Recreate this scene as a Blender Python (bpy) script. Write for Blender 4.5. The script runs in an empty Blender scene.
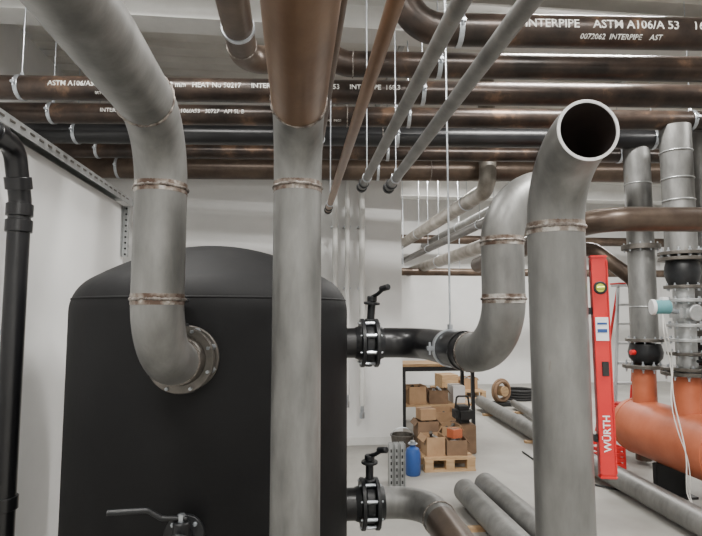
import bpy, bmesh, math, random
from mathutils import Vector, Matrix, Quaternion, Euler
random.seed(4)
V = Vector
H = 1.7   # eye height
sc = bpy.context.scene

# ---------------------------------------------------------------- materials
def mat(name, c1, c2=None, rough=0.5, metal=0.0, scale=6.0, bump=0.0, stretch=(1,1,1), lo=0.35, hi=0.65, c3=None, detail=6, emit=None, rvar=0.0, spec=0.5):
    m = bpy.data.materials.new(name); m.use_nodes = True
    nt = m.node_tree; b = nt.nodes['Principled BSDF']
    b.inputs['Roughness'].default_value = rough
    b.inputs['Metallic'].default_value = metal
    b.inputs['Specular IOR Level'].default_value = spec
    tc = nt.nodes.new('ShaderNodeTexCoord'); mp = nt.nodes.new('ShaderNodeMapping')
    mp.inputs['Scale'].default_value = stretch
    nt.links.new(tc.outputs['Object'], mp.inputs['Vector'])
    n = nt.nodes.new('ShaderNodeTexNoise'); n.inputs['Scale'].default_value = scale; n.inputs['Detail'].default_value = detail
    n.inputs['Roughness'].default_value = 0.6
    nt.links.new(mp.outputs['Vector'], n.inputs['Vector'])
    cr = nt.nodes.new('ShaderNodeValToRGB')
    if c2 is None: c2 = tuple(x*0.85 for x in c1)
    cr.color_ramp.elements[0].position = lo; cr.color_ramp.elements[0].color = (*c1, 1)
    cr.color_ramp.elements[1].position = hi; cr.color_ramp.elements[1].color = (*c2, 1)
    if c3:
        e = cr.color_ramp.elements.new(min(0.95, hi+0.08)); e.color = (*c3, 1)
    nt.links.new(n.outputs['Fac'], cr.inputs['Fac'])
    nt.links.new(cr.outputs['Color'], b.inputs['Base Color'])
    if rvar:
        mr = nt.nodes.new('ShaderNodeMapRange')
        mr.inputs['To Min'].default_value = rough-rvar; mr.inputs['To Max'].default_value = rough+rvar
        nt.links.new(n.outputs['Fac'], mr.inputs['Value']); nt.links.new(mr.outputs['Result'], b.inputs['Roughness'])
    if bump:
        n2 = nt.nodes.new('ShaderNodeTexNoise'); n2.inputs['Scale'].default_value = scale*6; n2.inputs['Detail'].default_value = 4
        nt.links.new(mp.outputs['Vector'], n2.inputs['Vector'])
        bp = nt.nodes.new('ShaderNodeBump'); bp.inputs['Strength'].default_value = bump; bp.inputs['Distance'].default_value = 0.01
        nt.links.new(n2.outputs['Fac'], bp.inputs['Height']); nt.links.new(bp.outputs['Normal'], b.inputs['Normal'])
    if emit:
        b.inputs['Emission Color'].default_value = (*emit[0], 1); b.inputs['Emission Strength'].default_value = emit[1]
    return m

STEEL  = mat('mill_steel_grey', (.125,.125,.120), (.235,.234,.225), rough=.44, metal=.5, scale=5, bump=.06, c3=(.19,.165,.135), lo=.30, hi=.66, rvar=.16, stretch=(2.2,2.2,.7), detail=11)
STEELD = mat('mill_steel_dark', (.075,.07,.065), (.13,.12,.11), rough=.38, metal=.6, scale=7, bump=.08, rvar=.1)
RUST   = mat('rusty_steel', (.11,.058,.033), (.22,.135,.082), rough=.36, metal=.5, scale=3.5, bump=.12, c3=(.05,.03,.022), lo=.3, hi=.62, rvar=.14, stretch=(1,.6,1), detail=11)
BROWN  = mat('oiled_brown_steel', (.018,.014,.012), (.055,.037,.028), rough=.33, metal=.45, scale=3.5, bump=.1, c3=(.14,.085,.055), lo=.38, hi=.58, rvar=.12, detail=12)
BROWN2 = mat('oiled_brown_steel_light', (.055,.038,.029), (.115,.083,.06), rough=.36, metal=.5, scale=4, bump=.1, c3=(.16,.11,.075), rvar=.1, detail=11)
BLACKP = mat('black_lacquered_steel', (.007,.007,.008), (.014,.014,.015), rough=.32, scale=5, bump=.05, rvar=.06)
PLAST  = mat('black_plastic', (.006,.006,.007), (.009,.009,.010), rough=.28, scale=5)
TANK   = mat('black_tank_coating', (.0055,.0055,.006), (.009,.009,.0095), rough=.65, scale=3, bump=.12, rvar=.06, spec=.20)
CAST   = mat('black_cast_iron', (.009,.010,.011), (.017,.018,.02), rough=.42, scale=10, bump=.1, spec=.4)
FLNG   = mat('flange_steel', (.085,.08,.07), (.15,.135,.12), rough=.42, metal=.6, scale=15, bump=.1)
ZINC   = mat('zinc_plated', (.40,.43,.46), (.55,.58,.62), rough=.3, metal=.8, scale=20)
GALV   = mat('galvanised_steel', (.36,.37,.37), (.48,.49,.49), rough=.42, metal=.65, scale=14)
WELD   = mat('weld_bead', (.06,.042,.034), (.34,.31,.28), rough=.4, metal=.5, scale=40, bump=.4)
HEAT   = mat('weld_heat_tint', (.085,.05,.034), (.24,.205,.175), rough=.5, metal=.35, scale=18, lo=.40, hi=.53, c3=(.46,.44,.41), detail=10)
CUT    = mat('bright_cut_steel', (.6,.6,.6), (.75,.75,.75), rough=.4, metal=.5, scale=30)
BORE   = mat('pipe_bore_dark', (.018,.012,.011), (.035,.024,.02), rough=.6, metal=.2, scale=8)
WHITE  = mat('white_painted_wall', (.69,.69,.68), (.74,.74,.73), rough=.85, scale=2, bump=.05)
WHITE2 = mat('white_paint_trim', (.60,.60,.58), (.68,.68,.66), rough=.6, scale=4)
CEIL   = mat('ceiling_sheet', (.52,.50,.46), (.62,.60,.56), rough=.7, scale=2, bump=.05)
FLOOR  = mat('concrete_floor', (.25,.24,.22), (.37,.36,.335), rough=.6, scale=1.3, bump=.15, c3=(.43,.415,.39), lo=.3, hi=.7, detail=12, rvar=.12)
PAINTW = mat('white_stencil_paint', (.30,.29,.27), (.60,.60,.57), rough=.6, scale=40, lo=.4, hi=.5)
RED    = mat('red_enamel', (.58,.012,.015), (.64,.02,.02), rough=.35, scale=5)
LABEL  = mat('white_label', (.8,.8,.8), (.75,.76,.78), rough=.5, scale=60)
YEL    = mat('vial_yellow', (.65,.75,.08), rough=.15, scale=4)
ORANGE = mat('orange_primer', (.42,.105,.042), (.50,.14,.065), rough=.5, scale=5, bump=.05)
BLUE   = mat('blue_plastic', (.02,.07,.25), rough=.4)
TEAL   = mat('meter_teal', (.12,.33,.36), rough=.35)
WOOD   = mat('pallet_wood', (.36,.22,.11), (.50,.34,.19), rough=.75, scale=4, stretch=(1,8,8), bump=.2)
CARD   = mat('cardboard', (.33,.20,.11), (.42,.27,.15), rough=.85, scale=5)
CARDD  = mat('cardboard_dark', (.16,.10,.06), (.24,.15,.09), rough=.85, scale=5)
CABLE  = mat('white_cable', (.75,.74,.70), rough=.5)
RUBBER = mat('black_rubber', (.015,.015,.015), rough=.7)
PINK   = mat('red_brown_hose', (.24,.06,.035), rough=.6)
ALU    = mat('aluminium', (.5,.51,.52), rough=.4, metal=.6)
INSUL  = mat('pale_hall_pipe', (.17,.15,.125), (.32,.295,.26), rough=.42, metal=.5, scale=5)
GLOW   = mat('lamp_diffuser', (.9,.9,.9), rough=.5, emit=((1,.97,.93), 7))

# ---------------------------------------------------------------- geometry
def frame(axis):
    return V(axis).normalized().to_track_quat('Z', 'Y').to_matrix()

def lathe(profile, center, axis=(0,0,1), n=40, close=False):
    R = frame(axis); c = V(center); vs=[]; fs=[]; idx=[]
    for (r,h) in profile:
        if r < 1e-6:
            vs.append(c + R @ V((0,0,h))); idx.append([len(vs)-1])
        else:
            s=len(vs)
            for i in range(n):
                a=2*math.pi*i/n
                vs.append(c + R @ V((r*math.cos(a), r*math.sin(a), h)))
            idx.append(list(range(s,s+n)))
    rings = list(zip(idx, idx[1:]))
    if close: rings.append((idx[-1], idx[0]))
    for A,B in rings:
        if len(A)==1 and len(B)==1: continue
        for i in range(n):
            j=(i+1)%n
            if len(A)==1: fs.append((A[0],B[j],B[i]))
            elif len(B)==1: fs.append((A[i],A[j],B[0]))
            else: fs.append((A[i],A[j],B[j],B[i]))
    return vs, fs

def cyl(center, axis, r, l, n=32, bev=0.0):
    h=l/2
    if bev: p=[(0,-h),(r-bev,-h),(r,-h+bev),(r,h-bev),(r-bev,h),(0,h)]
    else: p=[(0,-h),(r,-h),(r,h),(0,h)]
    return lathe(p, center, axis, n)

def disc_ring(center, axis, ro, ri, t, n=48, bev=.002):
    h=t/2
    return lathe([(ri,-h),(ro-bev,-h),(ro,-h+bev),(ro,h-bev),(ro-bev,h),(ri,h)], center, axis, n, close=True)

def torus(center, axis, R, r, n=48, m=10, jit=0.0):
    F=frame(axis); c=V(center); vs=[]; fs=[]
    for i in range(n):
        a=2*math.pi*i/n; k=1+random.uniform(-jit,jit); o=random.uniform(-jit,jit)*r*.7
        for j in range(m):
            b=2*math.pi*j/m
            vs.append(c+F@V(((R+r*k*math.cos(b))*math.cos(a),(R+r*k*math.cos(b))*math.sin(a), r*k*math.sin(b)+o)))
    for i in range(n):
        for j in range(m):
            fs.append((i*m+j, ((i+1)%n)*m+j, ((i+1)%n)*m+(j+1)%m, i*m+(j+1)%m))
    return vs, fs

def box(center, size, rot=(0,0,0), bev=0.0):
    bm=bmesh.new(); bmesh.ops.create_cube(bm,size=1)
    bmesh.ops.scale(bm,vec=size,verts=bm.verts)
    if bev: bmesh.ops.bevel(bm,geom=bm.edges[:],offset=bev,segments=2,affect='EDGES')
    M=Matrix.Translation(V(center))@Euler(rot).to_matrix().to_4x4()
    bm.transform(M); bm.verts.ensure_lookup_table(); bm.verts.index_update()
    vs=[v.co.copy() for v in bm.verts]; fs=[tuple(v.index for v in f.verts) for f in bm.faces]
    bm.free(); return vs,fs

def path(pts, R, seg=12):
    pts=[V(p) for p in pts]; out=[pts[0]]
    for i in range(1,len(pts)-1):
        a=(pts[i-1]-pts[i]).normalized(); b=(pts[i+1]-pts[i]).normalized()
        ang=a.angle(b)
        if ang>3.10:
            out.append(pts[i]); continue
        r=R[i-1] if isinstance(R,(list,tuple)) else R
        d=r/math.tan(ang/2)
        p1=pts[i]+a*d; bis=(a+b).normalized(); ce=pts[i]+bis*(r/math.sin(ang/2))
        v1=p1-ce; p2=pts[i]+b*d; v2=p2-ce
        tot=v1.angle(v2); ax=v1.cross(v2).normalized()
        for k in range(seg+1):
            out.append(ce+Quaternion(ax,tot*k/seg)@v1)
    out.append(pts[-1]); return out

def sweep(pl, r, n=40, wall=0.0, caps=True):
    pl=[V(p) for p in pl]
    q=[pl[0]]
    for p in pl[1:]:
        if (p-q[-1]).length>1e-5: q.append(p)
    pl=q; N=len(pl); T=[]
    for i in range(N):
        if i==0: t=pl[1]-pl[0]
        elif i==N-1: t=pl[-1]-pl[-2]
        else: t=(pl[i+1]-pl[i]).normalized()+(pl[i]-pl[i-1]).normalized()
        T.append(t.normalized())
    nrm=T[0].orthogonal().normalized(); vs=[];fs=[]
    frames=[]
    for i in range(N):
        if i: nrm=T[i-1].rotation_difference(T[i])@nrm
        frames.append((nrm.copy(), T[i].cross(nrm)))
    def layer(rad):
        res=[]
        for i in range(N):
            a0,b0=frames[i]; s=len(vs)
            for k in range(n):
                a=2*math.pi*k/n
                vs.append(pl[i]+a0*math.cos(a)*rad+b0*math.sin(a)*rad)
            res.append(s)
        return res
    L=layer(r)
    for i in range(N-1):
        for k in range(n):
            j=(k+1)%n; fs.append((L[i]+k,L[i]+j,L[i+1]+j,L[i+1]+k))
    if wall:
        I=layer(r-wall)
        for i in range(N-1):
            for k in range(n):
                j=(k+1)%n; fs.append((I[i]+j,I[i]+k,I[i+1]+k,I[i+1]+j))
        for (o,q2,fl) in ((L[0],I[0],1),(L[-1],I[-1],0)):
            for k in range(n):
                j=(k+1)%n
                f=(o+k,o+j,q2+j,q2+k); fs.append(f[::-1] if fl else f)
    elif caps:
        fs.append(tuple(L[0]+k for k in range(n))[::-1]); fs.append(tuple(L[-1]+k for k in range(n)))
    return vs,fs

def make(name, geos, m, parent=None, ang=35):
    if isinstance(geos, tuple): geos=[geos]
    vs=[];fs=[]
    for g in geos:
        o=len(vs); vs+= [tuple(v) for v in g[0]]; fs+=[tuple(i+o for i in f) for f in g[1]]
    me=bpy.data.meshes.new(name); me.from_pydata(vs,[],fs); me.update()
    me.shade_smooth(); me.set_sharp_from_angle(angle=math.radians(ang))
    me.materials.append(m)
    ob=bpy.data.objects.new(name,me); sc.collection.objects.link(ob)
    if parent:
        ob.parent=parent; ob.matrix_parent_inverse=Matrix.Translation(-parent.location)
    return ob

def group(name, loc=(0,0,0)):
    e=bpy.data.objects.new(name,None); e.location=loc; e.empty_display_size=.1
    sc.collection.objects.link(e); return e

def weld(p, axis, r, parent, heat=True):
    make('weld_bead', torus(p,axis,r+.001,.0045,n=90,m=8,jit=.4), WELD, parent, ang=80)
    if heat: make('heat_band', disc_ring(p,axis,r+.001,r-.003,.036,bev=.0003), HEAT, parent)

def nuts(center, axis, Rb, n, size, l, ph=0.0):
    F=frame(axis); g=[]
    for i in range(n):
        a=2*math.pi*(i+.5)/n+ph
        p=V(center)+F@V((Rb*math.cos(a),Rb*math.sin(a),0))
        g.append(cyl(p,axis,size,l*.55,n=6)); g.append(cyl(p,axis,size*.5,l,n=10))
    return g

def flange(center, axis, ro, r, t, parent, m=FLNG, n=8, boltl=.05, name='flange'):
    make(name, disc_ring(center,axis,ro,r-.003,t,bev=.003), m, parent)
    make('flange_bolts', nuts(center,axis,(ro+r)/2+.006,n,ro*.075,boltl), ZINC, parent)

def text_geo(s, size, bold=0.0, cuts=True):
    cu=bpy.data.curves.new('t','FONT'); cu.body=s; cu.size=size; cu.offset=bold; cu.resolution_u=2
    ob=bpy.data.objects.new('t',cu); sc.collection.objects.link(ob)
    dg=bpy.context.evaluated_depsgraph_get(); me=bpy.data.meshes.new_from_object(ob.evaluated_get(dg))
    bpy.data.objects.remove(ob)
    bm=bmesh.new(); bm.from_mesh(me)
    if cuts:
        bmesh.ops.triangulate(bm,faces=bm.faces[:])
        for k in range(-3,12):
            bmesh.ops.bisect_plane(bm,geom=bm.verts[:]+bm.edges[:]+bm.faces[:],plane_co=(0,size*k/10,0),plane_no=(0,1,0))
    bm.verts.index_update()
    vs=[v.co.copy() for v in bm.verts]; fs=[tuple(v.index for v in f.verts) for f in bm.faces]
    bm.free(); return vs,fs

def butterfly(center, axis, up, lever, r, name='butterfly_valve', flm=FLNG, lev_len=.16, fl=1.62, bl=.14, ns=.010):
    c=V(center); ax=V(axis).normalized(); up=V(up).normalized()
    g=group(name, c); ro=r*fl; rb=r*(fl+1.22)/2
    make('wafer_body',[disc_ring(c,ax,r*1.22,r*.97,.05,bev=.006)],CAST,g)
    make('disc_plate',cyl(c,ax,r*.96,.012,bev=.004),CAST,g)
    for s in (-1,1):
        make('flange',disc_ring(c+ax*s*.039,ax,ro,r-.004,.022,bev=.003),flm,g)
        make('hub',lathe([(r*1.15,0),(r*1.03,.03),(r*.98,.03),(r*.98,0)],c+ax*s*.05,ax*s,close=True),flm,g)
    make('bolts',nuts(c,ax,rb,8,ns,bl)+[cyl(c+frame(ax)@V((rb*math.cos(a),rb*math.sin(a),0)),ax,.006,bl,n=10) for a in [2*math.pi*(i+.5)/8 for i in range(8)]]
         ,ZINC,g)
    make('neck',[cyl(c+up*(r*1.3+.05),up,.022,.13,n=20),cyl(c+up*(r*1.33+.008),up,.034,.03,n=20,bev=.004),
                 cyl(c+up*(r*1.33+.112),up,.046,.014,n=24,bev=.003),cyl(c-up*(r*1.33+.004),up,.03,.03,n=20,bev=.004)],CAST,g)
    lv=V(lever).normalized(); b=c+up*(r*1.33+.125)
    pl=[b,b+up*.022,b+up*.03+lv*.05,b+up*.05+lv*lev_len]
    make('lever',[sweep(path(pl,.008,5),.011,n=12),cyl(b+up*.012,up,.028,.03,n=20,bev=.004),
                  cyl(b+up*.052+lv*(lev_len+.01),lv,.017,.07,n=16,bev=.005)],CAST,g)
    return g

def pipe_clamp(c, axis, r, parent, z_ceiling=None):
    c=V(c)
    make('clamp_band',disc_ring(c,axis,r+.007,r+.001,.032),ZINC,parent)
    gs=[]
    ax=V(axis).normalized(); s=ax.cross(V((0,0,1))).normalized()
    for q in (-1,1):
        gs.append(box(c+s*q*(r+.02),(.03,.03,.02),bev=.003)); gs.append(cyl(c+s*q*(r+.02),(0,0,1),.006,.06,n=8))
    gs.append(cyl(c+V((0,0,r+.015)),(0,0,1),.014,.03,n=6))
    make('clamp_ears',gs,ZINC,parent)
    if z_ceiling: 
        make('hanger_rod',cyl((c.x,c.y,(c.z+r+z_ceiling)/2),(0,0,1),.005,z_ceiling-c.z-r,n=8),ZINC,parent)

# ---------------------------------------------------------------- room
ZC=H+2.9
make('floor',box((3.1,4.9,-.05),(12.0,14.4,.1)),FLOOR)
pr=[];y=-2.3
while y<12.1:
    pr+=[(y,ZC+.06),(y+.14,ZC+.06),(y+.17,ZC),(y+.31,ZC)]; y+=.34
vs=[];fs=[]
for (yy,zz) in pr: vs+=[V((-2.9,yy,zz)),V((9.1,yy,zz))]
for i in range(len(pr)-1): fs.append((2*i,2*i+1,2*i+3,2*i+2))
make('ceiling',(vs,fs),CEIL,ang=10)
make('wall_left',box((-2.9,4.9,ZC/2),(.12,14.4,ZC)),WHITE)
make('wall_right',box((9.1,4.9,ZC/2),(.12,14.4,ZC)),WHITE)
make('wall_far',box((3.1,12.1,ZC/2),(12.0,.12,ZC)),WHITE)
make('wall_rear',box((3.1,-2.3,ZC/2),(12.0,.12,ZC)),WHITE)
make('wall_back',box((-.72,6.85,ZC/2),(4.24,.16,ZC)),WHITE)
make('wall_return',box((1.32,9.49,ZC/2),(.16,5.1,ZC)),WHITE)
make('wall_partition',box((-1.56,2.2,1.31),(.12,5.0,2.62)),WHITE)
for i,(yy,zz,hh,dd,mm) in enumerate([(1.5,2.72,.28,.22,WHITE2),(4.45,2.62,.30,.26,WHITE2),(8.0,2.7,.3,.24,WHITE2),(10.6,2.6,.4,.3,WHITE2)]):
    make('trim_%d'%(i+1),[box((3.1,yy,H+zz),(11.8,dd*.12,hh)),box((3.1,yy,H+zz+hh/2-.01),(11.8,dd,.02)),box((3.1,yy,H+zz-hh/2+.01),(11.8,dd,.02))],mm)
make('baseboard_back',box((-.72,6.762,.05),(4.2,.015,.1)),WHITE2)

# ---------------------------------------------------------------- storage tank
TX,TY,TR=-.42,2.86,.70
t=group('storage_tank',(TX,TY,0))
zs=H+.0
prof=[(0,.06),(.5,.07),(.66,.12),(TR,.22),(TR,zs)]
for k in range(1,11):
    a=math.radians(62*k/10); prof.append((TR-.19+.19*math.cos(a), zs+.19*math.sin(a)))
r0,z0=prof[-1]
for k in range(1,13):
    f=k/12; rr=r0*(1-f); prof.append((rr if k<12 else 0, z0+.18*(1-(rr/r0)**2)))
make('shell',lathe(prof,(TX,TY,0),n=128),TANK,t,ang=50)
make('seam_band',torus((TX,TY,zs+.06),(0,0,1),TR-.012,.006,n=128,m=8),TANK,t,ang=80)
make('skirt',lathe([(.55,0),(.6,0),(.6,.12),(.55,.12)],(TX,TY,0),n=64,close=True),CAST,t)
make('lifting_lugs',[torus((TX+.42*s,TY+.1,zs+.27),(0,1,0),.035,.010,n=24) for s in (-1,1)],CAST,t)

# ---------------------------------------------------------------- tank front inlet pipe (left)
PR=.084
g=group('tank_inlet_pipe',(-.45,1.77,H))
px,py=-.45,1.77
d=V((.022,.33,0)).normalized()
zb=H-.182; zt=H+.63
A=V((px,py,zb)); 
pl=path([A+d*.30, A, V((px,py,zt)), V((px,-1.2,zt))],.222,14)
make('pipe',sweep(pl,PR,n=56,wall=.006),STEEL,g)
weld((px,py,zb+.222),(0,0,1),PR,g)
weld((px,py,zt-.222),(0,0,1),PR,g)
weld((px,py-.222,zt),(0,1,0),PR,g,False)
weld(A+d*.225,d,PR,g,False)
fc=A+d*.325
butterfly(fc,d,(-.13,0,1),(-.3,-1,0),PR,lev_len=.07,fl=1.52,bl=.13,ns=.0125)
make('front_nozzle',sweep([fc+d*.04,fc+d*.2],PR,wall=.005),BLACKP,t)

# ---------------------------------------------------------------- central riser with rusty overhead run
g=group('rusty_elbow_riser_pipe',(.005,1.79,0))
zt=H+.65
make('riser',sweep(path([V((.005,1.79,.02)),V((.005,1.79,zt)),V((.005,1.79-.224,zt))],.222,16),.083,n=56,wall=.006),STEEL,g)
make('overhead_run',sweep([V((.005,1.79-.226,zt)),V((.005,-1.2,zt))],.0845,n=56,wall=.006),RUST,g)
weld((.005,1.79,zt-.222),(0,0,1),.083,g)
weld((.005,1.79-.225,zt),(0,1,0),.084,g,False)
make('floor_plate',cyl((.005,1.79,.01),(0,0,1),.14,.02),FLNG,g)

# ---------------------------------------------------------------- open ended riser (right, foreground)
g=group('open_ended_riser_pipe',(.80,1.515,0))
d=V((-.02,-.229,-.0)).normalized()
b=V((.797,1.515,0)); zt=H+.485
pl=path([b+V((0,0,.02)),b+V((0,0,zt)),b+V((0,0,zt))+d*.232],.23,24)
make('pipe',sweep(pl,PR,n=72,wall=.007),STEEL,g)
e=b+V((0,0,zt))+d*.232
make('cut_rim',disc_ring(e,d,PR+.0005,PR-.0078,.004,n=72,bev=.0005),CUT,g)
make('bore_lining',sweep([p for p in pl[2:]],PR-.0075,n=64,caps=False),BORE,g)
weld((b.x,b.y,zt-.23),(0,0,1),PR,g)
make('floor_plate',cyl((b.x,b.y,.01),(0,0,1),.14,.02),FLNG,g)

# ---------------------------------------------------------------- tank side outlet, upper
g=group('tank_outlet_pipe',(.795,1.91,H))
ox,oy=.825,2.0
zu=H-.175; ztp=H+.28+.222
k=V((ox,oy,zu))
make('elbow_riser',sweep(path([V((.765,2.225,zu)),k,V((ox,oy,ztp)),V((1.12,2.05,ztp))],[.222,.222],16),PR,n=56,wall=.006),STEEL,g)
make('connecting_pipe',sweep(path([V((.27,2.93,zu)),V((.705,2.93,zu)),V((.763,2.228,zu))],.19,14),.0835,n=48,wall=.005),BLACKP,g)
weld((ox,oy,zu+.226),(0,0,1),PR,g); weld((ox,oy,ztp-.222),(0,0,1),PR,g)
weld((.765,2.225,zu),(-.06,.22,0),PR,g,False)
make('coupling_band',disc_ring((.757,2.30,zu),(.06,-.79,0),PR+.006,PR-.002,.05),BLACKP,g)
pipe_clamp((.744,2.46,zu),(.06,-.79,0),PR,g,z_ceiling=ZC)
butterfly((.415,2.93,zu),(1,0,0),(.06,-.1,1),(.45,-.8,.15),PR,flm=CAST,lev_len=.10,bl=.12)

# lower
g=group('tank_drain_pipe',(.7,2.7,.7))
zl=H-1.05
make('steel_elbow',sweep(path([V((.45,2.93,zl)),V((.74,2.93,zl)),V((.74,2.62,zl))],.2,14),PR*.98,n=48,wall=.005),STEEL,g)
make('rusty_run',sweep(path([V((.74,2.62,zl)),V((.74,1.45,zl)),V((.74,1.45,.1))],.2),PR,n=48,wall=.005),BROWN2,g)
make('nozzle',sweep([V((.2,2.93,zl)),V((.40,2.93,zl))],PR,n=40),BLACKP,g)
make('pipe_foot',[cyl((.74,1.45,.05),(0,0,1),.13,.1),cyl((.74,2.2,zl/2-.04),(0,0,1),.02,zl-.09)],CAST,g)
weld((.74,2.68,zl),(0,1,0),PR,g,False)
butterfly((.415,2.93,zl),(1,0,0),(0,-.05,1),(.5,-.8,.2),PR,flm=CAST,lev_len=.10,bl=.12)

# small drain valve on tank front with long lever
g=group('lever_ball_valve',(-.44,2.05,H-.8))
c=V((-.41,2.04,H-.84))
make('body',[sweep([c+V((0,-.06,0)),c+V((0,.13,0))],.036,n=24),torus(c+V((0,-.05,0)),(0,1,0),.036,.01),cyl(c+V((0,0,.045)),(0,0,1),.03,.05,n=20,bev=.004)],CAST,g)
make('flange',disc_ring(c+V((0,.06,0)),(0,1,0),.075,.03,.02),CAST,g)
make('bolts',nuts(c+V((0,.06,0)),(0,1,0),.058,4,.009,.05)+[cyl(c+V((0,0,.082)),(0,0,1),.014,.03,n=6)],ZINC,g)
make('lever',sweep(path([c+V((.02,0,.08)),c+V((-.07,0,.085)),c+V((-.12,0,.115)),c+V((-.26,-.01,.115))],.02,5),.010,n=12),CAST,g)

# ---------------------------------------------------------------- overhead transverse pipe rack
phi=math.atan(.075); dx=V((math.cos(phi),-math.sin(phi),0)); n0=V((-math.sin(phi),-math.cos(phi),0))
ZR=H+1.75
rows=[(3.02,.097,.66,7.5,BROWN,'INTERPIPE    ASTM A106/A 53    168.3 x 7.1    HEAT 30727',1.38,.075),
      (3.49,.088,.15,7.6,BROWN,None,0,0),
      (3.96,.092,-2.75,7.7,BROWN,'ASTM A106/A53/API 5L GR.B  139.7 x 6.3 mm   HEAT No 50217     INTERPIPE   ASTM A106/A 53     INTERPIPE  168.3',-1.9,.055),
      (4.49,.088,-2.75,7.8,BROWN,'INTERPIPE  168.3 x 6.3   ASTM A106/A53   30727   API 5L B',-1.7,.05),
      (5.01,.10,-2.75,7.9,BLACKP,None,0,0),
      (5.56,.08,-2.75,7.9,BROWN,None,0,0),
      (6.25,.13,-2.75,8.0,BROWN2,None,0,0)]
for i,(Y,r,xa,xb,m,txt,tx,ts) in enumerate(rows):
    P=lambda x,Y=Y: V((x,Y-.075*(x-1.0),ZR))
    g=group('overhead_pipe',P(1.0))
    if xa>0:
        pl=path([P(xa)+V((0,0,ZC-ZR)),P(xa),P(xb)],.24,14)
    else: pl=[P(xa),P((xa+xb)/2),P(xb)]
    make('pipe',sweep(pl,r,n=48),m,g)
    if xa>0: weld(P(xa+.24),dx,r,g,False)
    for X in ((1.0,3.6) if xa>0 else (-2.15,1.0,3.6)):
        pipe_clamp(P(X),dx,r,g,z_ceiling=ZC)
    if xa<0:
        weld(P(-.75+.4*i),dx,r,g,False)
    if txt:
        rr=r+.0012
        def wrap(s,size,x0,a0,bold):
            vs,fs=text_geo(s,size,bold); o=P(x0); nv=[]
            for v in vs:
                al=a0+(v.y-size*.35)/rr
                nv.append(o+dx*v.x+(n0*math.cos(al)+V((0,0,1))*math.sin(al))*rr)
            return nv,fs
        make('stencil_text',wrap(txt,ts,tx,math.radians(2),.0008),PAINTW,g)
        make('stencil_text_small',[wrap('0072062  '+txt[:16],ts*.6,tx+.35,math.radians(-42),.0006),wrap('007.2062  IN/23',ts*.6,tx+1.9,math.radians(-42),.0006)],PAINTW,g)

for X in (1.0,3.6,-2.15):
    g=group('support_channel',(X,4.6,ZC-.35))
    make('channel',[box((X,4.6,ZC-.36),(.041,3.9,.003)),box((X-.02,4.6,ZC-.34),(.003,3.9,.041)),box((X+.02,4.6,ZC-.34),(.003,3.9,.041))]
         +[cyl((X,yy,ZC-.17),(0,0,1),.008,.34,n=8) for yy in (2.75,4.6,6.4)],GALV,g)

# overhead longitudinal small pipes
def longpipe(name,X,z,y1,r,m,cap=True):
    g=group(name,(X,y1,H+z))
    make('pipe',sweep([V((X,-1.5,H+z)),V((X,y1,H+z))],r,n=28),m,g)
    if cap:
        make('end_cap',[cyl((X,y1,H+z),(0,1,0),r*1.35,.035,n=28,bev=.004),disc_ring((X,y1-.1,H+z),(0,1,0),r*1.3,r,.02)],CAST,g)
    make('clamp',[disc_ring((X,yy,H+z),(0,1,0),r+.004,r,.022) for yy in (y1-.25,)]+[cyl((X,y1-.25,H+z+r+.015),(0,0,1),.01,.03,n=6)],ZINC,g)
    make('hanger_rod',[cyl((X,yy,(ZC+H+z)/2+r/2),(0,0,1),.004,ZC-H-z-r,n=8) for yy in (y1-.25,)],ZINC,g)
longpipe('overhead_supply_pipe',.61,.82,3.35,.029,STEEL)
longpipe('overhead_supply_pipe',.43,.82,3.35,.026,STEEL)
longpipe('overhead_supply_pipe',.235,.75,3.8,.022,RUST)
longpipe('overhead_supply_pipe',.13,.93,3.0,.018,BROWN2,False)
g=group('overhead_branch_pipe',(-.3,2.9,H+1.7))
make('pipe',sweep(path([V((-.34,.6,H+1.62)),V((-.34,3.3,H+1.62)),V((.10,3.42,H+1.72))],.2,12),.088,n=40,wall=.006),BROWN2,g)
make('clamp',[disc_ring((-.34,2.9,H+1.62),(0,1,0),.096,.088,.03),cyl((-.34,2.9,(ZC+H+1.7)/2),(0,0,1),.006,ZC-H-1.7,n=8)],ZINC,g)
weld((-.34,3.1,H+1.62),(0,1,0),.088,g,False)
g=group('overhead_branch_pipe',(-1.6,3.9,H+2.2))
make('pipe',sweep(path([V((-1.9,.5,H+2.3)),V((-1.9,6.7,H+2.3))],.2),.05,n=28),BROWN,g)
make('clamps',[disc_ring((-1.9,yy,H+2.3),(0,1,0),.058,.05,.03) for yy in (3.4,4.9)]+[cyl((-1.9,yy,(ZC+H+2.35)/2),(0,0,1),.005,ZC-H-2.35,n=8) for yy in (3.4,4.9)],ZINC,g)

# ---------------------------------------------------------------- left partition: strut rail, drain pipe
g=group('wall_mounted_channel',(-1.5,3,H+.94))
zr=H+.945; LL=5.2; yc=2.1
ge=[box((-1.5,yc,zr+.03),(.16,LL,.006)),box((-1.42,yc,zr+.0),(.006,LL,.06)),box((-1.58,yc,zr),(.006,LL,.06))]
make('channel',ge,GALV,g)
ge=[]; y=.6
while y<4.6:
    ge.append(box((-1.415,y,zr+.005),(.004,.05,.012),bev=.001)); y+=.1
make('slots',ge,FLNG,g)
g=group('perforated_upright',(-1.46,4.62,H+.6))
make('channel',[box((-1.47,4.66,zr-.25),(.05,.004,.44)),box((-1.445,4.64,zr-.25),(.004,.05,.44)),box((-1.495,4.64,zr-.25),(.004,.05,.44))],GALV,g)
make('holes',[cyl((-1.47,4.62+.036,zr-.05-.05*i),(0,1,0),.009,.006,n=12) for i in range(9)],RUBBER,g)
g=group('drain_pipe',(-1.33,2.7,0))
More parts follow.
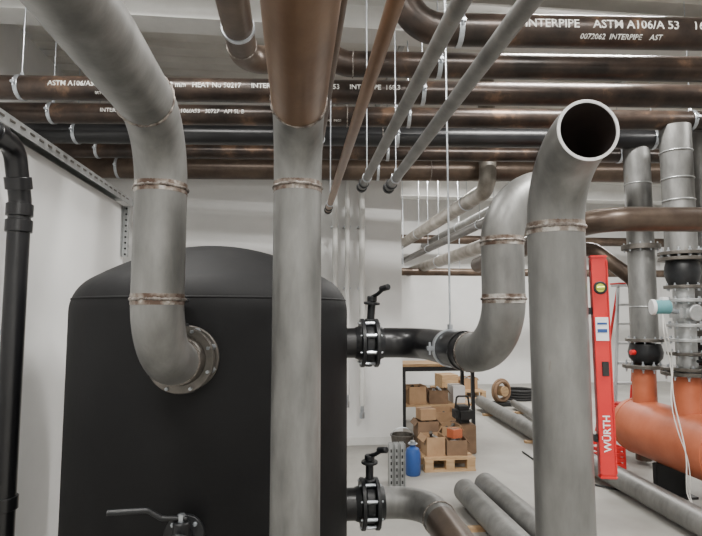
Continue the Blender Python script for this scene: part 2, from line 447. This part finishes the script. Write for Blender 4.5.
make('pipe',sweep(path([V((-1.36,2.7,0.0)),V((-1.36,2.7,H+.55)),V((-1.36,2.62,H+.80)),V((-1.36,-1,H+.84))],[.1,.1],10),.05,n=32),PLAST,g)
make('sockets',[disc_ring((-1.36,2.7,z),(0,0,1),.060,.049,.06) for z in (H+.50,H+.42,.3,H-.9)]+[disc_ring((-1.36,2.45,H+.803),(0,1,-.01),.060,.049,.06),disc_ring((-1.36,2.675,H+.63),(0,-.3,1),.060,.049,.06)],PLAST,g)
make('brackets',[box((-1.43,2.7,z),(.13,.03,.025)) for z in (.6,1.6)],ZINC,g)

# ---------------------------------------------------------------- white conduits on back wall
for X,zb2,rr in ((.50,.9,.036),(.66,.66,.032),(.85,.52,.038)):
    g=group('white_conduit_pipe',(X,6.66,zb2))
    make('tube',sweep([V((X,6.62,zb2)),V((X,6.62,ZC))],rr,n=20),WHITE2,g)
    make('end_fitting',[cyl((X,6.62,zb2-.04),(0,0,1),rr*.6,.1,n=14),cyl((X,6.62,zb2-.12),(0,0,1),rr*.9,.07,n=8)],ZINC,g)
    make('clips',[box((X,6.70,z),(.09,.14,.02)) for z in (1.2,2.0,2.8)],ZINC,g)

# ---------------------------------------------------------------- back hall pipes (longitudinal)
for X,z,r,y1,y2,m,up in ((2.25,1.44,.10,5.75,11.9,INSUL,1),(2.42,1.15,.06,5.0,11.9,STEELD,0),(2.62,.92,.10,5.0,11.9,INSUL,0),(3.0,1.55,.08,5.2,11.9,STEEL,0)):
    g=group('hall_pipe',(X,8,H+z))
    pts=[V((X,y1,H+z)),V((X,y2,H+z))]
    if up: pts=path([V((X,y1+.08,ZC)),V((X,y1+.08,H+z)),V((X,y2,H+z))],.2,10)
    make('pipe',sweep(pts,r,n=28,wall=.006),m,g)
    make('clamps',[disc_ring((X,yy,H+z),(0,1,0),r+.008,r,.03) for yy in (6.6,9.3)],ZINC,g)
    make('hanger_rods',[cyl((X,yy,(ZC+H+z)/2),(0,0,1),.005,ZC-H-z,n=8) for yy in (6.6,9.3)],ZINC,g)
g=group('hall_cross_pipe',(2.5,10,H+.75))
make('pipe',sweep([V((1.42,10.5,H+.82)),V((9.0,10.5,H+.82))],.08,n=24),BROWN2,g)
make('pipe_upper',sweep([V((1.42,11.2,H+1.6)),V((9.0,11.2,H+1.6))],.10,n=24),BROWN2,g)
make('rods',[cyl((x,10.5,(ZC+H+.82)/2),(0,0,1),.008,ZC-H-.82,n=8) for x in (2.2,3.4,4.5,6)],ZINC,g)

# brown cross pipe at right
g=group('brown_cross_pipe',(2.6,3,H+.6))
make('pipe',sweep(path([V((1.95,5.4,H+.50)),V((1.95,3.15,H+.60)),V((5.5,2.9,H+.60))],.2,12),.080,n=36,wall=.005),BROWN2,g)
make('rods',[cyl((x,3.05,(ZC+H+.6)/2),(0,0,1),.005,ZC-H-.6,n=8) for x in (3.3,4.6)],ZINC,g)
g=group('brown_cross_pipe',(3,5,H+.6))
make('pipe',sweep(path([V((2.9,5.9,H+.78)),V((3.55,5.85,H+.74)),V((3.9,5.6,H+.35)),V((3.9,5.6,.05))],.2,12),.085,n=36),BROWN2,g)

# ---------------------------------------------------------------- spirit level
g=group('spirit_level',(.92,1.5,H-.16))
lc=V((.924,1.50,H-.160)); tilt=(0,math.radians(-.4),math.radians(-14))
SC=1.08
E=Euler(tilt).to_matrix()
def LP(x,y,z): return lc+E@V((x*SC,y*SC,z*SC))
def LB(x,y,z,sx,sy,sz,bev=0): return box(LP(x,y,z),(sx*SC,sy*SC,sz*SC),rot=tilt,bev=bev)
make('beam',[LB(0,0,0,.044,.022,.60,.003)],RED,g)
make('edge_ribs',[LB(s*.020,-.012,0,.004,.004,.585,.001) for s in (-1,1)],RED,g)
make('end_caps',[LB(0,0,s*.303,.047,.026,.008,.003) for s in (-1,1)],RED,g)
make('vial_housing',[disc_ring(LP(0,-.012,.215),E@V((0,1,0)),.020,.013,.006,n=32)],RUBBER,g)
make('vial',[cyl(LP(0,-.012,.215),E@V((0,1,0)),.0135,.004,n=24),cyl(LP(0,-.014,.215),E@V((1,0,0)),.005,.022,n=16)],YEL,g)
make('vial_window',[LB(.004,-.012,-.01,.018,.004,.04,.001)],RUBBER,g)
make('label',[LB(0,-.0120,.10,.034,.002,.065)],LABEL,g)
make('label_print',[LB(0,-.0132,.115,.026,.001,.006),LB(0,-.0132,.095,.026,.001,.010)],BLUE,g)
vs,fs=text_geo('WÜRTH',.027,bold=.0005,cuts=False)
make('lettering',([LP(-(v.y-.009)*1.0,-.0125,-.235+v.x) for v in vs],fs),LABEL,g)
make('magnet_bracket',[LB(-.022,.0,z,.02,.012,.02) for z in (-.2,.15)],CAST,g)

# ---------------------------------------------------------------- orange header with pump risers
g=group('orange_header_vessel',(3.45,4.2,.63))
R0=.27; zo=.56
def dome_tube(c1,c2,r):
    ax=(V(c2)-V(c1)); Ln=ax.length
    p=[(0,-.09)]+[(r*math.sin(math.radians(a)),-.09*math.cos(math.radians(a))) for a in (20,40,60,80)]+[(r,0),(r,Ln)]
    p+=[(r*math.sin(math.radians(a)),Ln+.09*math.cos(math.radians(a))) for a in (80,60,40,20)]+[(0,Ln+.09)]
    return lathe(p,c1,ax,n=48)
make('vessel',dome_tube((3.45,2.6,zo),(3.45,5.05,zo),R0),ORANGE,g,ang=50)
make('vessel_welds',[torus((3.45,yy,zo),(0,1,0),R0,.006) for yy in (2.65,3.9,5.0)],ORANGE,g)
make('saddles',[box((3.45,yy,.16),(.30,.06,.30),bev=.005) for yy in (3.2,4.6)]+[box((3.45,yy,.01),(.42,.16,.02)) for yy in (3.2,4.6)],CAST,g)
make('necks',[sweep([V((3.45,4.31,zo+.17)),V((3.45,4.31,1.14))],.125,n=36),sweep([V((3.45,4.9,zo+.17)),V((3.45,4.9,1.14))],.11,n=36),
              sweep([V((3.45,3.66,zo+.17)),V((3.45,3.66,1.0))],.11,n=36)],ORANGE,g)
for (x,y,ro,r,z) in ((3.45,4.31,.21,.125,1.16),(3.45,4.9,.19,.11,1.16),(3.45,3.66,.19,.11,1.02)):
    flange((x,y,z),(0,0,1),ro,r,.035,g,m=FLNG,n=10,boltl=.11)
make('blind_cover',cyl((3.45,3.66,1.055),(0,0,1),.19,.03,bev=.003),FLNG,g)

g=group('pump_riser_assembly',(3.45,4.31,1.3))
x,y=3.45,4.31
make('upper_pipe',sweep([V((x,y,2.24)),V((x,y,ZR-.06))],.13,n=40),STEEL,g)
make('pipe_band',[torus((x,y,z),(0,0,1),.132,.006) for z in (2.7,2.9,3.15)],GALV,g)
flange((x,y,2.22),(0,0,1),.19,.12,.03,g,n=12,boltl=.1); flange((x,y,2.17),(0,0,1),.19,.12,.03,g,n=12,boltl=.02)
make('valve_body',lathe([(.0,1.93),(.11,1.93),(.13,1.98),(.145,2.04),(.14,2.10),(.125,2.16),(0,2.16)],(x,y,0),n=36),CAST,g)
make('stub_pipe',sweep([V((x,y,1.18)),V((x,y,1.94))],.085,n=36),GALV,g)
for z in (1.92,1.80,1.58,1.45,1.33,1.20): flange((x,y,z),(0,0,1),.155 if z>1.25 else .21,.085,.028,g,n=8,boltl=.07,m=GALV if 1.4<z<1.85 else FLNG)
make('meter_body',[box((x,y-.02,1.69),(.22,.2,.15),bev=.03),cyl((x,y-.13,1.69),(0,1,0),.07,.04,bev=.005)],GALV,g)
make('valve_wheel',[torus((x+.02,y-.28,1.27),(0,1,0),.075,.010),cyl((x+.02,y-.2,1.27),(0,1,0),.014,.2,n=12),box((x+.02,y-.28,1.27),(.15,.01,.016)),box((x+.02,y-.28,1.27),(.016,.01,.15))],CAST,g)
g=group('riser_pipe_assembly',(3.45,4.9,1.3))
x,y=3.48,4.9
make('pipe',sweep([V((x,y,1.40)),V((x,y,ZR-.05))],.125,n=40),STEEL,g)
make('black_valve',lathe([(0,1.18),(.1,1.18),(.15,1.24),(.16,1.3),(.14,1.38),(0,1.40)],(x,y,0),n=32),CAST,g)
make('red_knob',[cyl((x-.17,y-.05,1.3),(1,0,0),.025,.05,n=20,bev=.005)],RED,g)
flange((x,y,1.42),(0,0,1),.18,.11,.03,g,n=10,boltl=.07)
flange((x,y,2.35),(0,0,1),.18,.12,.05,g,n=10,boltl=.09)
make('cladding_rings',[torus((x,y,z),(0,0,1),.126,.006) for z in (1.75,2.6,3.0)],GALV,g)
g=group('riser_pipe_assembly',(3.8,4.28,1.3))
x,y=3.84,4.5
make('pipe',sweep([V((x,y,.02)),V((x,y,ZR-.05))],.12,n=40),STEEL,g)
for z in (2.2,1.5): flange((x,y,z),(0,0,1),.19,.12,.05,g,n=10,boltl=.09)
make('black_bellows',lathe([(.12,1.2),(.15,1.24),(.12,1.28),(.15,1.32),(.12,1.36),(.15,1.40),(.12,1.44)],(x,y,0),n=32),RUBBER,g)

g=group('flow_meter_head',(3.12,4.15,1.74))
make('housing',[cyl((3.14,4.18,1.74),(1,-.3,0),.06,.13,n=32,bev=.01)],TEAL,g)
make('display',[cyl((3.07,4.20,1.74),(1,-.3,0),.066,.03,n=32,bev=.004),box((3.16,4.18,1.81),(.06,.05,.03),bev=.005)],LABEL,g)
make('stem',[sweep([V((3.18,4.2,1.72)),V((3.40,4.28,1.69))],.022,n=16)],ZINC,g)
cab=[V((3.12,4.15,1.68)),V((3.08,4.1,1.5)),V((3.10,4.05,1.25)),V((3.06,4.0,1.0)),V((3.08,3.95,.75)),V((3.10,3.93,.55)),V((3.10,3.95,.35)),V((3.14,4.0,.2)),V((3.2,3.8,.012))]
def smooth(p,k=3):
    for _ in range(k):
        q=[p[0]]
        for a,b2 in zip(p,p[1:]): q+=[a*.75+b2*.25,a*.25+b2*.75]
        q.append(p[-1]); p=q
    return p
make('cable',[sweep(smooth(cab),.005,n=8),sweep(smooth([v+V((.04*math.sin(i*1.3),.0,0)) for i,v in enumerate(cab)]),.004,n=8)],CABLE,g)

# ---------------------------------------------------------------- floor pipes
def floorpipe(x1,y1,x2,y2,r,m):
    g=group('loose_floor_pipe',((x1+x2)/2,(y1+y2)/2,r))
    make('pipe',sweep([V((x1,y1,r+.03)),V((x2,y2,r+.03))],r,n=40,wall=.007),m,g)
    d=(V((x2-x1,y2-y1,0)))
    for f in (.2,.8):
        p=V((x1,y1,0))+d*f
        make('batten',box((p.x,p.y,.015),(.3,.06,.03),rot=(0,0,math.atan2(d.y,d.x)+math.pi/2)),WOOD,g)
floorpipe(3.0,2.6,3.10,5.9,.10,STEEL)
floorpipe(3.10,6.05,3.25,9.0,.10,STEEL)
floorpipe(1.53,2.0,1.50,4.6,.10,STEEL)
floorpipe(1.80,2.2,1.74,4.75,.10,STEEL)
floorpipe(3.55,6.6,3.85,9.0,.06,STEEL)

# ---------------------------------------------------------------- clutter
def pallet(cx,cy,w,dp,z=0):
    g=group('wooden_pallet',(cx,cy,z)); ge=[]
    for i in range(3): ge.append(box((cx,cy-dp/2+.05+i*(dp-.1)/2,z+.011),(w,.09,.022)))
    for i in range(3):
        for j in range(3): ge.append(box((cx-w/2+.05+i*(w-.1)/2,cy-dp/2+.05+j*(dp-.1)/2,z+.06),(.09,.09,.078)))
    for i in range(3): ge.append(box((cx-w/2+.05+i*(w-.1)/2,cy,z+.11),(.09,dp,.022)))
    n=6
    for i in range(n): ge.append(box((cx,cy-dp/2+.05+i*(dp-.1)/(n-1),z+.132),(w,.085,.022)))
    make('boards',ge,WOOD,g); return z+.143
def carton(cx,cy,z,w,d,h,rz=0,m=CARD,openb=True,name='cardboard_box'):
    g=group(name,(cx,cy,z)); M=Matrix.Rotation(rz,3,'Z'); tk=.006
    def b(px,py,pz,sx,sy,sz,rot=(0,0,0)):
        p=M@V((px,py,0)); return box((cx+p.x,cy+p.y,z+pz),(sx,sy,sz),rot=(rot[0],rot[1],rz))
    ge=[b(0,0,tk/2,w,d,tk),b(-w/2,0,h/2,tk,d,h),b(w/2,0,h/2,tk,d,h),b(0,-d/2,h/2,w,tk,h),b(0,d/2,h/2,w,tk,h)]
    if openb: ge+=[b(-w/2-.02,0,h-.02,tk,d*.95,.07,(0,math.radians(35),0)),b(w/2+.02,0,h-.02,tk,d*.95,.07,(0,math.radians(-35),0))]
    else: ge+=[b(0,0,h,w,d,tk)]
    make('panels',ge,m,g)
    if not openb: make('tape',b(0,0,h+.004,w*1.002,.05,.002),CARDD,g)
    else:
        it=[]
        for i in range(5): it.append(cyl((cx+random.uniform(-.25,.25)*w,cy+random.uniform(-.25,.25)*d,z+h*.55+.02*i),(random.uniform(-1,1),random.uniform(-1,1),.5),.02,.12,n=16))
        make('fittings_inside',it,random.choice([ZINC,PINK,CAST,FLNG]),g)
zt=pallet(1.66,5.9,.56,.7)
carton(1.52,5.75,zt,.20,.24,.20,.05); carton(1.77,5.75,zt,.22,.22,.16,-.08,CARDD)
carton(1.53,6.08,zt,.24,.24,.30,.0,CARDD); carton(1.79,6.06,zt,.22,.24,.24,.05)
carton(1.77,5.75,zt+.17,.12,.11,.09,.4,ORANGE,False,'small_parts_box')
carton(1.53,6.08,zt+.31,.18,.18,.12,.1,CARD,False)
g=group('blue_canister',(1.24,5.6,0))
make('body',lathe([(0,0),(.07,0),(.08,.02),(.08,.22),(.065,.27),(.03,.29),(.028,.32),(0,.32)],(1.24,5.5,0),n=32),BLUE,g)
make('valve_cap',[cyl((1.24,5.5,.335),(0,0,1),.026,.03,n=16,bev=.004),torus((1.24,5.5,.32),(0,0,1),.045,.007)],ZINC,g)
g=group('grey_bucket',(1.22,6.1,0))
make('body',lathe([(0,.0),(.10,0),(.13,.26),(.138,.26),(.138,.28),(.125,.28),(.095,.02),(0,.02)],(1.25,6.1,0),n=32),FLNG,g)
make('handle',sweep([V((1.25+.135*math.cos(a),6.1-.03,.26+.10*math.sin(a))) for a in [math.pi*k/12 for k in range(13)]],.004,n=8),ZINC,g)
g=group('black_tool_bag',(2.02,6.35,0))
make('bag',[box((2.06,6.35,.45),(.22,.26,.2),bev=.05)],RUBBER,g)
make('stand',[box((2.06,6.35,.17),(.24,.30,.34),bev=.01)],CARDD,g)
make('handle',sweep(path([V((1.97,6.35,.52)),V((1.99,6.35,.66)),V((2.13,6.35,.66)),V((2.15,6.35,.52))],.03,5),.012,n=10),RUBBER,g)
g=group('galvanised_channel_bundle',(.98,5.1,0))
ge=[]
for i in range(3):
    for j in range(2):
        cx,cy=.94+i*.055,5.1+j*.06
        ge+=[box((cx,cy+.02,.21),(.045,.003,.42)),box((cx-.021,cy,.21),(.003,.041,.42)),box((cx+.021,cy,.21),(.003,.041,.42))]
make('channels',ge,GALV,g)
make('slots',[box((.94+i*.055,5.078+.04,.05+.06*k),(.014,.004,.03)) for i in range(3) for k in range(6)],RUBBER,g)
g=group('workbench',(2.2,8.0,0))
make('top',box((2.15,8.0,.9),(1.15,.6,.04),bev=.004),WOOD,g)
make('frame',[box((x,y,.44),(.05,.05,.88)) for x in (1.62,2.68) for y in (7.75,8.25)]+[box((2.15,y,.84),(1.1,.04,.06)) for y in (7.75,8.25)],CAST,g)
make('lower_shelf',box((2.15,8.0,.3),(1.08,.52,.025)),WOOD,g)
carton(1.83,7.95,.313,.26,.3,.26,.1); carton(2.18,7.95,.313,.28,.3,.2,-.1,CARDD); carton(2.50,8.0,.313,.18,.3,.25,0,LABEL,False)
carton(2.4,8.0,.92,.22,.22,.08,.1,CARD,False)
carton(2.0,7.1,0,.42,.36,.36,.1,CARD); carton(2.6,9.3,0,.5,.4,.3,.2,CARD)
zt=pallet(3.3,10.5,.9,.9); carton(3.05,10.4,zt,.34,.4,.3,.1,WOOD,False,'wooden_crate'); carton(3.5,10.5,zt,.3,.4,.22,.1,CARD)
g=group('hose_reel',(3.75,9.3,0))
make('hose_coil',[torus((3.75,9.3+.06*k,.26),(.4,-1,0),.2-.03*(k%2),.028) for k in (-1,0,1)],CARDD,g)
make('hub',[cyl((3.75,9.3,.26),(.4,-1,0),.09,.2)],WOOD,g); make('stand',[box((3.75,9.3,.03),(.4,.3,.06),bev=.01)],RUBBER,g)
g=group('hose_coil',(4.35,9.9,0))
make('coil',[torus((4.35,9.9,.03+.05*k),(0,0,1),.26,.026) for k in range(4)],RUBBER,g)
g=group('pipe_threading_machine',(3.9,5.95,0))
make('body',[box((3.95,5.95,.46),(.30,.3,.30),bev=.03),cyl((3.76,5.95,.47),(1,0,0),.10,.12,bev=.01)],RED,g)
make('chuck',[disc_ring((3.70,5.95,.47),(1,0,0),.12,.05,.05),torus((3.68,5.95,.47),(1,0,0),.11,.012)],CAST,g)
make('legs',[sweep([V((3.95+sx*.13,5.95+sy*.12,.32)),V((3.95+sx*.18,5.95+sy*.2,0))],.014,n=10) for sx in (-1,1) for sy in (-1,1)],ALU,g)
make('tray',box((3.9,5.95,.29),(.46,.34,.04),bev=.008),ORANGE,g)
g=group('red_crate',(3.5,5.7,0))
ge=[box((3.42,5.6,.01),(.30,.3,.02))]
for k in range(4): ge+=[box((3.42,5.45,.03+.06*k),(.30,.012,.035)),box((3.42,5.75,.03+.06*k),(.30,.012,.035)),box((3.27,5.6,.03+.06*k),(.012,.3,.035)),box((3.57,5.6,.03+.06*k),(.012,.3,.035))]
ge+=[box((3.42+sx*.15,5.6+sy*.15,.12),(.02,.02,.24)) for sx in (-1,1) for sy in (-1,1)]
make('crate',ge,RED,g)
# stepladder seen from its front, turned slightly
g=group('stepladder',(4.5,6.6,0))
top=2.05; ge=[];st=[]
for s in (-1,1):
    ge.append(sweep([V((4.40+s*.25-.12,6.35,0.0)),V((4.55+s*.15,6.7,top))],.022,n=8)); st.append(sweep([V((4.55+s*.25,7.2,0.0)),V((4.60+s*.15,6.78,top))],.018,n=8))
make('front_rails',ge,ALU,g); make('rear_rails',st,RED,g)
make('treads',[box((4.28+.27*k/8,6.35+.35*k/8,top*k/8),(.48-.022*k,.09,.028)) for k in range(1,8)]+[box((4.56,6.74,top+.01),(.36,.2,.03),bev=.005)],ALU,g)
make('top_cap',[box((4.56,6.74,top+.035),(.38,.22,.02),bev=.005)],RED,g)
g=group('floor_cable',(3.6,3.6,0))
make('cable',sweep(smooth([V((4.2,3.4,.012)),V((3.8,3.9,.012)),V((3.30,3.7,.012)),V((3.28,4.6,.012)),V((2.7,5.2,.012)),V((2.75,6.2,.012))]),.01,n=8),RUBBER,g)

# ---------------------------------------------------------------- luminaires
def luminaire(x,y,z,w,d,power,col=(1,.98,.94)):
    g=group('ceiling_luminaire',(x,y,z))
    make('housing',box((x,y,z+.035),(w+.04,d+.04,.05),bev=.006),WHITE2,g)
    make('diffuser',box((x,y,z+.007),(w,d,.01)),GLOW,g)
    make('suspension',[cyl((x+s*w*.4,y,(z+.06+ZC)/2),(0,0,1),.004,ZC-z-.06,n=6) for s in (-1,1)],ZINC,g)
    l=bpy.data.lights.new('lamp','AREA'); l.shape='RECTANGLE'; l.size=w; l.size_y=d; l.energy=power; l.color=col
    o=bpy.data.objects.new('lamp',l); o.location=(x,y,z-.01); sc.collection.objects.link(o)
    o.parent=g; o.matrix_parent_inverse=Matrix.Translation(-g.location)
luminaire(-1.0,.2,ZC-.25,1.3,.15,140)
luminaire(1.7,.9,ZC-.25,1.3,.15,240)
luminaire(-1.3,2.9,ZC-.2,1.3,.15,110)
luminaire(.3,-1.5,ZC-.5,1.3,.2,80)
luminaire(2.4,3.75,ZC-.2,1.3,.15,160)
luminaire(5.2,3.0,ZC-.25,1.3,.3,150)
luminaire(3.2,8.9,ZC-.25,1.5,.3,260)
luminaire(6.2,8.5,ZC-.25,1.5,.3,200)

w=bpy.data.worlds.new('World'); sc.world=w; w.use_nodes=True
w.node_tree.nodes['Background'].inputs['Color'].default_value=(.8,.85,.9,1); w.node_tree.nodes['Background'].inputs['Strength'].default_value=.3

cam=bpy.data.cameras.new('camera'); co=bpy.data.objects.new('camera',cam); sc.collection.objects.link(co)
co.location=(0,0,H); co.rotation_euler=(math.radians(94.8),0,math.radians(-6.1))
cam.sensor_width=36; cam.lens=26.67; cam.clip_start=.02
sc.camera=co
